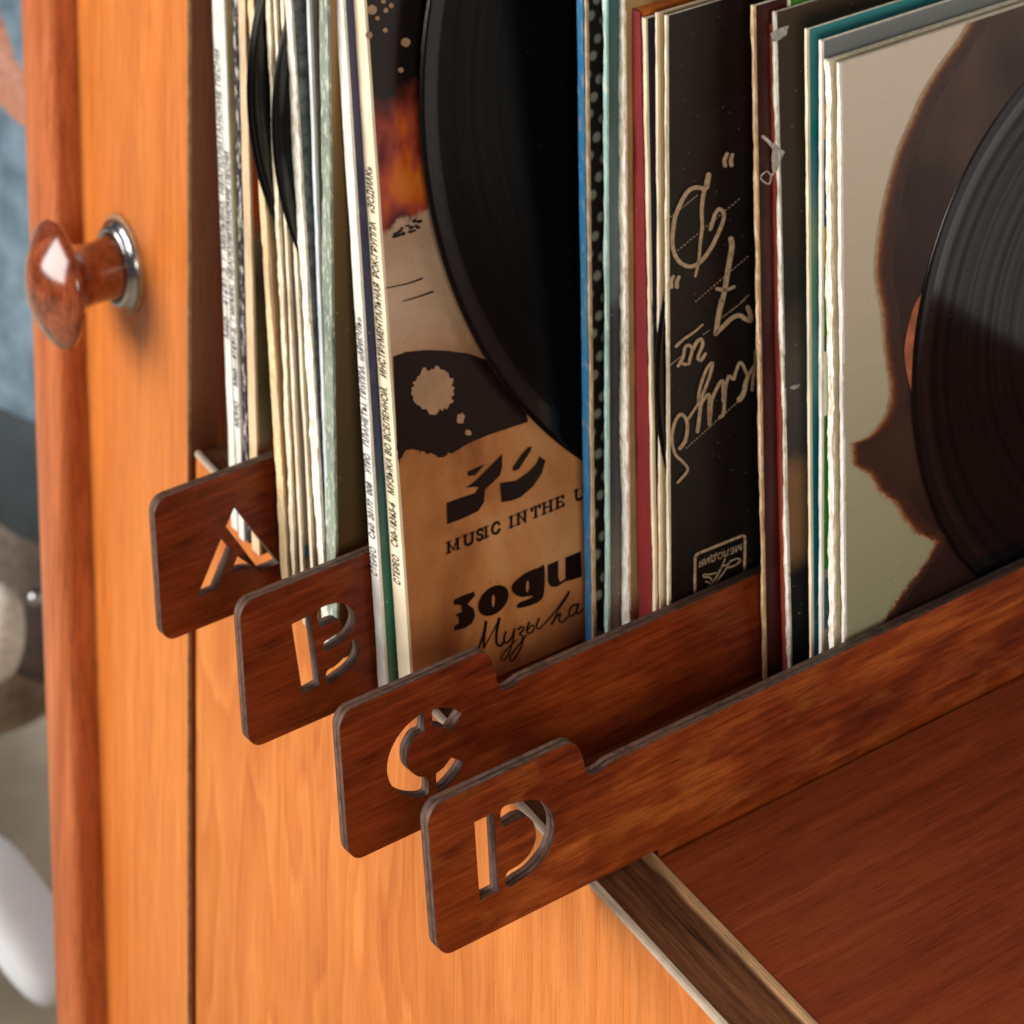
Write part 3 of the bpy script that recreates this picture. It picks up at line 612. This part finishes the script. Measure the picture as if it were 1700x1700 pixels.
strokes_on(be, 'handwriting', hw, chalk, fb, 0.0005)
dots_l = []
for a, b in [(H1([(310, 940), (620, 690)]), 14), (H1([(420, 1220), (1020, 720)]), 20), (H1([(590, 1700), (1100, 1260)]), 18), (H2([(350, 600), (460, 510)]), 6), (H2([(840, 150), (1060, -20)]), 10), (H2([(500, 1380), (1000, 930)]), 20), (H1([(1020, 1700), (1100, 1630)]), 4), (H2([(660, 310), (730, 265)]), 3)]:
    for i in range(b):
        t = i / b; x = a[0][0] + (a[1][0] - a[0][0]) * t; y = a[0][1] + (a[1][1] - a[0][1]) * t
        dots_l.append(([(x, y), (x + 1.8, y - 1.3)], 1.5))
strokes_on(be, 'dotted_rule', dots_l, chalk, fb, 0.00035)['kind'] = 'stuff'
D3 = lambda z: P(z, 1000, 800, 3.4)
logo = [(D3([(518, 645), (520, 430), (540, 400), (780, 300), (803, 320), (798, 530)]), 4, 4)]
logo = [(D3(a), 4.2) for a in ([(518, 648), (520, 425)], [(520, 425), (528, 408), (545, 398)], [(545, 398), (780, 303)], [(780, 303), (797, 303), (802, 320)], [(802, 320), (798, 530)])]
logo += [(D3([(640, 510), (600, 520), (570, 520), (570, 535), (600, 535), (620, 560)]), 2.2), (D3([(690, 430), (660, 500), (610, 580)]), 2.2), (D3([(700, 470), (720, 445), (760, 430), (775, 440), (750, 465), (710, 480), (700, 470)]), 2.4), (D3([(720, 440), (680, 510), (610, 600)]), 2.0), (D3([(585, 600), (605, 570), (580, 560)]), 2.0), (D3([(655, 500), (680, 470), (700, 470)]), 2.0)]
strokes_on(be, 'emblem', logo, chalk, fb, 0.0005)

# text helper: font outlines laid flat on a surface
def text_mesh(s):
    cu = bpy.data.curves.new('t', 'FONT'); cu.body = s; cu.resolution_u = 3; cu.fill_mode = 'FRONT'; cu.offset = 0.012
    o = bpy.data.objects.new('t', cu); COL.objects.link(o)
    me = bpy.data.meshes.new_from_object(o.evaluated_get(bpy.context.evaluated_depsgraph_get()))
    bpy.data.objects.remove(o); bpy.data.curves.remove(cu); return me
def text_on(parent, s, fn, m, name='lettering'):
    """fn maps (u 0..1 along text, v 0..1 cap height) to a local point"""
    me = text_mesh(s); xs = [v.co.x for v in me.vertices]; ys = [v.co.y for v in me.vertices]
    a, b = min(xs), max(xs); h = 0.70
    for v in me.vertices: v.co = fn((v.co.x - a) / (b - a), v.co.y / h)
    me.materials.clear(); me.name = name; return link(name, me, m, parent)
text_on(be, 'МЕЛОДИЯ', lambda u, v: Vector((0.0006,) + fb(*P([(782 - 240 * u, 345 + 98 * u + v * 34)], 1000, 800, 3.4)[0])), chalk, 'lettering')

# lettering on spines; reads upwards, letter tops towards -x
def spine_text(key, segs, m, c0=0.16, c1=0.80):
    e, x0, mm, t, y = SL[key]
    def zof(py, px=600):
        # height on the front edge plane for a picture row near this spine
        lo, hi = -0.3, 0.5
        for _ in range(40):
            mid = (lo + hi) / 2; p = Vector((x0 - mm * mid - t / 2, y, mid)) - CAM
            yy = YH - FP * p.z / p.dot(F_)
            if yy > py: lo = mid
            else: hi = mid
        return mid
    for s, pa, pb in segs:
        za, zb = zof(pa), zof(pb)
        text_on(e, s, lambda u, v, za=za, zb=zb: Vector((-t * (c0 + (c1 - c0) * v), -0.0005, za + (zb - za) * u)), m)
spine_text('zs', [('СТЕРЕО', 966, 918), ('С60-18365-6', 903, 829), ('МУЗЫКА ВО ВСЕЛЕННОЙ.', 815, 635), ('ИНСТРУМЕНТАЛЬНАЯ', 618, 462), ('РОК-ГРУППА', 452, 358), ('«ЗОДИАК»', 344, 266)], M['ink'], 0.30, 0.78)
spine_text('ws', [('СТЕРЕО', 953, 906), ('С60', 891, 866), ('20177', 859, 826), ('008', 818, 797), ('УТРО', 782, 750), ('ПЛАНЕТЫ.', 736, 663), ('ГРУППА', 656, 602), ('«АРИЭЛЬ»', 593, 520)], M['inkfade'], 0.2, 0.85)
spine_text('w2', [('МОНО', 708, 666), ('М60—41691-2,', 640, 541), ('Г. МИЛЬЯНО,', 532, 470), ('НЕАПОЛИТАНСКИЕ ПЕСНИ', 462, 250)], M['ink'], 0.1, 0.9)
spine_text('w1', [('М60—41691-2,', 560, 440), ('Г. МИЛЬЯНО,', 430, 330), ('НЕАПОЛИТАНСКИЕ ПЕСНИ', 320, 80)], M['inkfade'], 0.15, 0.85)

# portrait cover: generic hair and ear on beige
pe = SL['port'][0]; fp = local_of('port')
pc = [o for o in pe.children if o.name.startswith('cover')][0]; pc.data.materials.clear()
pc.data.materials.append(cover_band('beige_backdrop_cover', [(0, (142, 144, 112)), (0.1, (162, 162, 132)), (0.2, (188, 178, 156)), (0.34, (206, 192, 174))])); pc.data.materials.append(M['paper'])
Q1 = lambda z: P(z, 1200, 0, 3.4); Q2 = lambda z: P(z, 1200, 400, 3.4)
hair = wood('printed_hair', 2, [(0.25, (44, 24, 18)), (0.42, (70, 46, 36)), (0.6, (98, 76, 60)), (0.8, (116, 96, 78))], 40, 300, 0.12, 0.3, (44, 26, 18), 0.4, dist=0.3)
rim = plain('printed_hair_rim', (140, 78, 44), 0.4, 0.45, 260, c2=(84, 40, 22))
edge = Q1([(1500, -60), (1430, 90), (1360, 220), (1250, 370), (1150, 530), (1080, 690), (1010, 850), (960, 1020), (920, 1200), (893, 1400), (885, 1540)]) + Q2([(900, 300), (920, 400), (930, 560), (945, 700), (965, 830), (950, 950), (900, 1040), (830, 1110), (748, 1140)])
beard = Q2([(748, 1180), (760, 1260), (840, 1300), (900, 1400), (990, 1470), (1040, 1560), (1110, 1640), (1220, 1690)]) + [(1545, 925), (1520, 960), (1500, 985), (1470, 1030)]
rest = [(1560, 1120), (1900, 1050), (1900, -200), (1700, -150)]
rnd = random.Random(11)
def spiky(pts, a, n):
    out = []
    for i in range(len(pts) - 1):
        p, q = pts[i], pts[i + 1]
        for k in range(n):
            t = k / n; s = rnd.uniform(-a, a) if k % 2 else 0
            out.append((p[0] + (q[0] - p[0]) * t - abs(s) * 0.6, p[1] + (q[1] - p[1]) * t + s * 0.8))
    out.append(pts[-1]); return out
def clampz(l): 
    top = 0.3120
    return [(min(0.302, y), max(0.0005, min(top, z))) for y, z in l]
hairm = N('printed_hair', 0.42, 0.35)
hz = hairm.noise(hairm.co((1, 60, 16), rot=(math.radians(-18), 0, 0)), 1, 5, 0.55, 0.5); hb = hairm.noise(hairm.co((1, 9, 9), loc=(0, 0.1, 0.02)), 1, 2, 0.5)
hc = hairm.ramp(hb, [(0.38, (46, 28, 22)), (0.5, (78, 56, 44)), (0.62, (112, 92, 76))])
hzz = hairm.xyz(hairm.co())[2]
hc = hairm.mix(hairm.ramp(hairm.math('MULTIPLY', hzz, 3.0), [(0.24, (1, 1, 1, 1)), (0.44, (0, 0, 0, 1))]), hc, (42, 22, 18))
hairm.col(hairm.mix(1.0, hc, hairm.ramp(hz, [(0.3, (0.72, 0.70, 0.68, 1)), (0.7, (1.12, 1.1, 1.08, 1))]), 'MULTIPLY'))
LY = [(-9, (188, 164, 132)), (-7, (178, 146, 108)), (-5, (160, 118, 78)), (-3, (138, 88, 52)), (-1, (112, 64, 36)), (2, (84, 44, 26)), (6, (66, 38, 26)), (14, (62, 38, 28)), (22, None)]
for i, (off, cc) in enumerate(LY):
    ce = [(x + off, y) for x, y in catmull(edge, 3, False)]
    rnd = random.Random(11 + i)
    cb2 = spiky([(x + off * 0.8, y - off * 0.5) for x, y in beard], 5, 10)
    m_ = hairm.m if cc is None else plain('printed_hair_edge', cc, 0.42, 0.25, 300)
    poly_on(pe, 'printed_hair', [clampz([fp(x, y) for x, y in ce + cb2 + rest])], m_, 0.00010 + i * 0.00006, 0.00005)
ear = catmull(Q2([(1185, 250), (1130, 280), (1080, 350), (1045, 460), (1025, 560), (1020, 650), (1040, 780), (1075, 880), (1110, 950), (1200, 900), (1240, 600), (1230, 300)]), 4)
poly_on(pe, 'printed_ear', [[fp(*p) for p in ear]], plain('printed_skin', (186, 106, 68), 0.4, 0.4, 60), 0.0008, 0.0001)
# torn white flake with a loop on the brown sleeve's edge, torn corner
we = SL['brn'][0]; fw = local_of('brn')
flake = plain('torn_paper_flake', (214, 202, 190), 0.8, 0.3, 400)
poly_on(we, 'torn_patch', [[fw(*p) for p in jag(Q1([(285, 800), (315, 830), (345, 858), (330, 885), (318, 920), (300, 960), (280, 975), (272, 900)]), 0.8, 3, 3)]], flake, 0.0005)
poly_on(we, 'torn_patch', [[fw(*p) for p in jag(Q1([(268, 190), (330, 150), (370, 145), (350, 200), (310, 225), (275, 240)]), 0.8, 3, 4)]], flake, 0.0005)
poly_on(we, 'torn_patch', [[fw(*p) for p in jag(Q2([(375, 820), (400, 812), (435, 803), (425, 825), (400, 836), (380, 832)]), 0.3, 3, 5)]], flake, 0.0005)
te = SL['tanl'][0]; ft = local_of('tanl')
strokes_on(te, 'torn_thread', [(Q1([(215, 765), (245, 790), (275, 830), (285, 850)]), 6, 5), (Q1([(285, 930), (265, 985), (240, 960), (205, 985), (210, 1010), (250, 1030), (262, 980)]), 2.4, 2.4)], flake, ft, 0.0016)

# ================================================================== DISCS
def vinyl_mat(name, spec, ra, rb, bs):
    w = N(name, 0.2, spec); w.col(w.specks((9, 9, 10), (120, 118, 112), 230, 0.035, 0.95))
    p = w.xyz(w.co()); r = w.math('SQRT', w.math('ADD', w.math('MULTIPLY', p[1], p[1]), w.math('MULTIPLY', p[2], p[2])))
    nz = w.n('ShaderNodeTexNoise', noise_dimensions='1D'); nz.inputs['Scale'].default_value = 1; nz.inputs['Detail'].default_value = 6
    w.link(w.math('MULTIPLY', r, 1400), nz.inputs['W'])
    rr = w.ramp(nz.outputs['Fac'], [(0.35, (ra,) * 3 + (1,)), (0.65, (rb,) * 3 + (1,))]); w.rough(rr)
    wv = w.math('SINE', w.math('MULTIPLY', r, 9000)); 
    w.bump(w.math('ADD', w.math('MULTIPLY', wv, 0.5), nz.outputs['Fac']), 0.00001, bs)
    nb = w.n('ShaderNodeTexNoise', noise_dimensions='1D'); nb.inputs['Scale'].default_value = 1; nb.inputs['Detail'].default_value = 5
    w.link(w.math('MULTIPLY', r, 260), nb.inputs['W'])
    sp = w.math('MULTIPLY', w.ramp(nb.outputs['Fac'], [(0.35, (0.45,) * 3 + (1,)), (0.65, (0.95,) * 3 + (1,))]), spec)
    lead = w.math('GREATER_THAN', r, 0.1400)
    sp = w.math('ADD', sp, w.math('MULTIPLY', lead, spec * 0.9)); w.link(sp, w.b.inputs['Specular IOR Level'])
    return w.m
M['vinyl'] = vinyl_mat('glossy_black_vinyl', 0.52, 0.06, 0.13, 0.05)
M['vinyl_dull'] = vinyl_mat('worn_black_vinyl', 0.07, 0.16, 0.26, 0.08)
M['vinyl_smooth'] = plain('black_vinyl_edge', (8, 9, 10), 0.2, 0.1, 100, 0.4)
def disc(x0, cy, cz, R, m, label, t=0.0016, group=None, vm='vinyl_dull'):
    e = thing('vinyl_record', (x0 - m * cz, cy, cz), label, 'vinyl record', group, rot=(0, -math.atan(m), 0))
    def ring(name, prof, mt):
        seg = 192; vs = []; fs = []
        for x, r in prof:
            for k in range(seg):
                a = 2 * math.pi * k / seg; vs.append((x, r * math.cos(a), r * math.sin(a)))
        for i in range(len(prof) - 1):
            for k in range(seg):
                k2 = (k + 1) % seg; fs.append((i * seg + k, i * seg + k2, (i + 1) * seg + k2, (i + 1) * seg + k))
        return link(name, mesh(name, vs, fs), mt, e, False)
    g = R / 0.15
    ring('grooves', [(-0.0002, R - 0.0065 * g), (-0.0002, 0.052)], M[vm])
    o = ring('rim', [(-t, R - 0.0065 * g), (-t, R - 0.0012), (-t * 0.75, R - 0.0002), (-t * 0.5, R), (-t * 0.25, R - 0.0002), (0.0001, R - 0.0010), (0.0001, R - 0.0030), (-0.0002, R - 0.0045 * g), (-0.0002, R - 0.0065 * g)], M['vinyl_smooth'])
    for p in o.data.polygons: p.use_smooth = True
    ring('back_grooves', [(-t + 0.0002, R - 0.0065 * g), (-t + 0.0002, 0.003)], M['vinyl'])
    ring('label', [(-0.0001, 0.052), (0, 0.050), (0, 0.0036)], M['paperlabel'])
    return e
M['paperlabel'] = plain('red_paper_label', (150, 40, 30), 0.6)
disc(-0.0137, 0.3510, 0.1445, 0.1505, 0.02, 'bare black record standing in front of the beige portrait cover', vm='vinyl')
disc(-0.1300, 0.2425, 0.2610, 0.2325, 0.12, 'large bare black record leaning on the brown cover with words')
# the discs peeping out of the sleeves left of divider A
def disc_px(pl, pb, x0, m, R, label, group):
    """place a disc on the leaning plane so that its front-most point is at pl and its rim passes near pb"""
    A = on_lean(*pl, x0, m); sq = math.sqrt(1 + m * m)
    def px(P):
        d = P - CAM; z = d.dot(F_); return CX + FP * d.dot(R_) / z, YH - FP * d.z / z
    best = None; cy0, cz0 = A.y + R, A.z
    for step in (0.02, 0.006, 0.002, 0.0006):
        for i in range(-5, 6):
            for j in range(-5, 6):
                cy, cz = cy0 + i * step, cz0 + j * step; pts = []
                for k in range(120):
                    a = math.pi * (0.5 + k / 119.0); z = cz + R * math.sin(a) / sq
                    pts.append(px(Vector((x0 - m * z, cy + R * math.cos(a), z))))
                lo = min(p[0] for p in pts if 0 < p[1] < 900) if any(0 < p[1] < 900 for p in pts) else 0
                near = min((p for p in pts if p[0] > lo - 1 and p[1] > pl[1] + 60), key=lambda p: abs(p[1] - pb[1]), default=(0, 0))
                e = (lo - pl[0]) ** 2 + (near[0] - pb[0]) ** 2
                if best is None or e < best[0]: best = (e, cy, cz)
        cy0, cz0 = best[1], best[2]
    print('disc', label[:30], best)
    return disc(x0, cy0, cz0, R, m, label, group=group)
gd = 'records half out of their sleeves left of divider A'
disc_px((411, 60), (461, 385), SL['b1'][1] + 0.0024, 0.11, 0.150, 'black record slid out beside the peach spine, its rim catching blue light', gd)
disc_px((418, 60), (463, 360), SL['b1'][1] + 0.0052, 0.11, 0.150, 'black record just right of the blue-rimmed one', gd)
disc_px((453, 60), (500, 425), SL['b4'][1] + 0.0022, 0.115, 0.150, 'black record peeping out left of the thick torn white spine', gd)
disc_px((1088, 620), (1103, 758), SL['fawn'][1] + 0.0022, 0.012, 0.150, 'black record whose curve shows over the narrow fawn cover strip', None)

# ================================================================== BACKGROUND seen past the left edge
def soft(name, px, py, dist, rx, ry, rz, m, label, cat, p=2.6, rot=(0, 0, 0)):
    c = CAM + ray(px, py) * dist
    bm = bmesh.new(); bmesh.ops.create_icosphere(bm, subdivisions=4, radius=1)
    for v in bm.verts:
        n = v.co; l = (abs(n.x) ** p + abs(n.y) ** p + abs(n.z) ** p) ** (1 / p); v.co = Vector((n.x / l * rx, n.y / l * ry, n.z / l * rz))
    me = bpy.data.meshes.new(name); bm.to_mesh(me); bm.free()
    o = link(name, me, m, None, True); o.location = c; o.rotation_euler = rot; return tag(o, label, cat)
fl = plain('beige_floor', (150, 136, 116), 0.7, 0.25, 8)
struct(box('floor', (-6, -4, -0.80), (4, 5, -0.76), fl))
blue = plain('slate_blue_cloth', (128, 154, 170), 0.85, 0.6, 16, c2=(44, 60, 74))
dslate = plain('dark_slate_cloth', (58, 68, 72), 0.8, 0.4, 12)
soft('cushion', 15, 190, 2.45, 0.30, 0.12, 0.24, blue, 'slate blue cushion blurred beyond the cabinet', 'cushion', 3.0)
soft('towel', 14, 225, 2.3, 0.020, 0.03, 0.024, plain('cream_cloth', (190, 192, 186), 0.8), 'small cream cloth bundle on the blue cushion, upper one', 'cloth')
soft('towel', 3, 425, 2.3, 0.020, 0.03, 0.036, plain('cream_cloth_b', (186, 192, 186), 0.8), 'small cream cloth bundle on the blue cushion, lower one', 'cloth')
soft('blanket', 30, 560, 2.40, 0.24, 0.1, 0.085, dslate, 'dark slate folded blanket below the blue cushion', 'blanket', 3)
soft('wooden_stool', 10, 30, 2.30, 0.16, 0.05, 0.045, plain('pinkish_wood', (196, 134, 106), 0.6), 'pinkish brown wooden rail blurred at the top left', 'rail', 3, (0, 0.5, 0.2))
soft('box', 25, 690, 2.5, 0.24, 0.12, 0.06, plain('grey_brown_card', (112, 100, 90), 0.8), 'grey brown box blurred below the dark blanket', 'box', 6)
soft('bag', 35, 800, 2.45, 0.22, 0.1, 0.08, plain('dark_brown_leather', (44, 40, 38), 0.6, 0.4, 14, c2=(84, 54, 40)), 'dark brown bag blurred at the left edge', 'bag', 3)
soft('pouffe', 0, 980, 2.35, 0.075, 0.08, 0.10, plain('beige_fabric', (170, 150, 128), 0.8, 0.5, 22, c2=(90, 76, 64)), 'beige pouffe blurred behind the cabinet post', 'pouffe', 2.5)
soft('ceramic_vase', -2, 1050, 2.15, 0.020, 0.02, 0.036, plain('glossy_cream', (240, 234, 216), 0.2), 'glossy cream vase blurred at the left edge', 'vase', 2)
soft('metal_ball', 58, 992, 2.2, 0.0055, 0.0055, 0.006, M['steel'], 'small shiny metal ball beside the cabinet post', 'ball', 2)
soft('white_sheet', 30, 1525, 2.08, 0.060, 0.03, 0.016, plain('white_sheet_cloth', (240, 246, 250), 0.8, 0.04, 20), 'white sheet lying on the floor at the lower left', 'sheet', 3, (0, 0.75, 0.6))
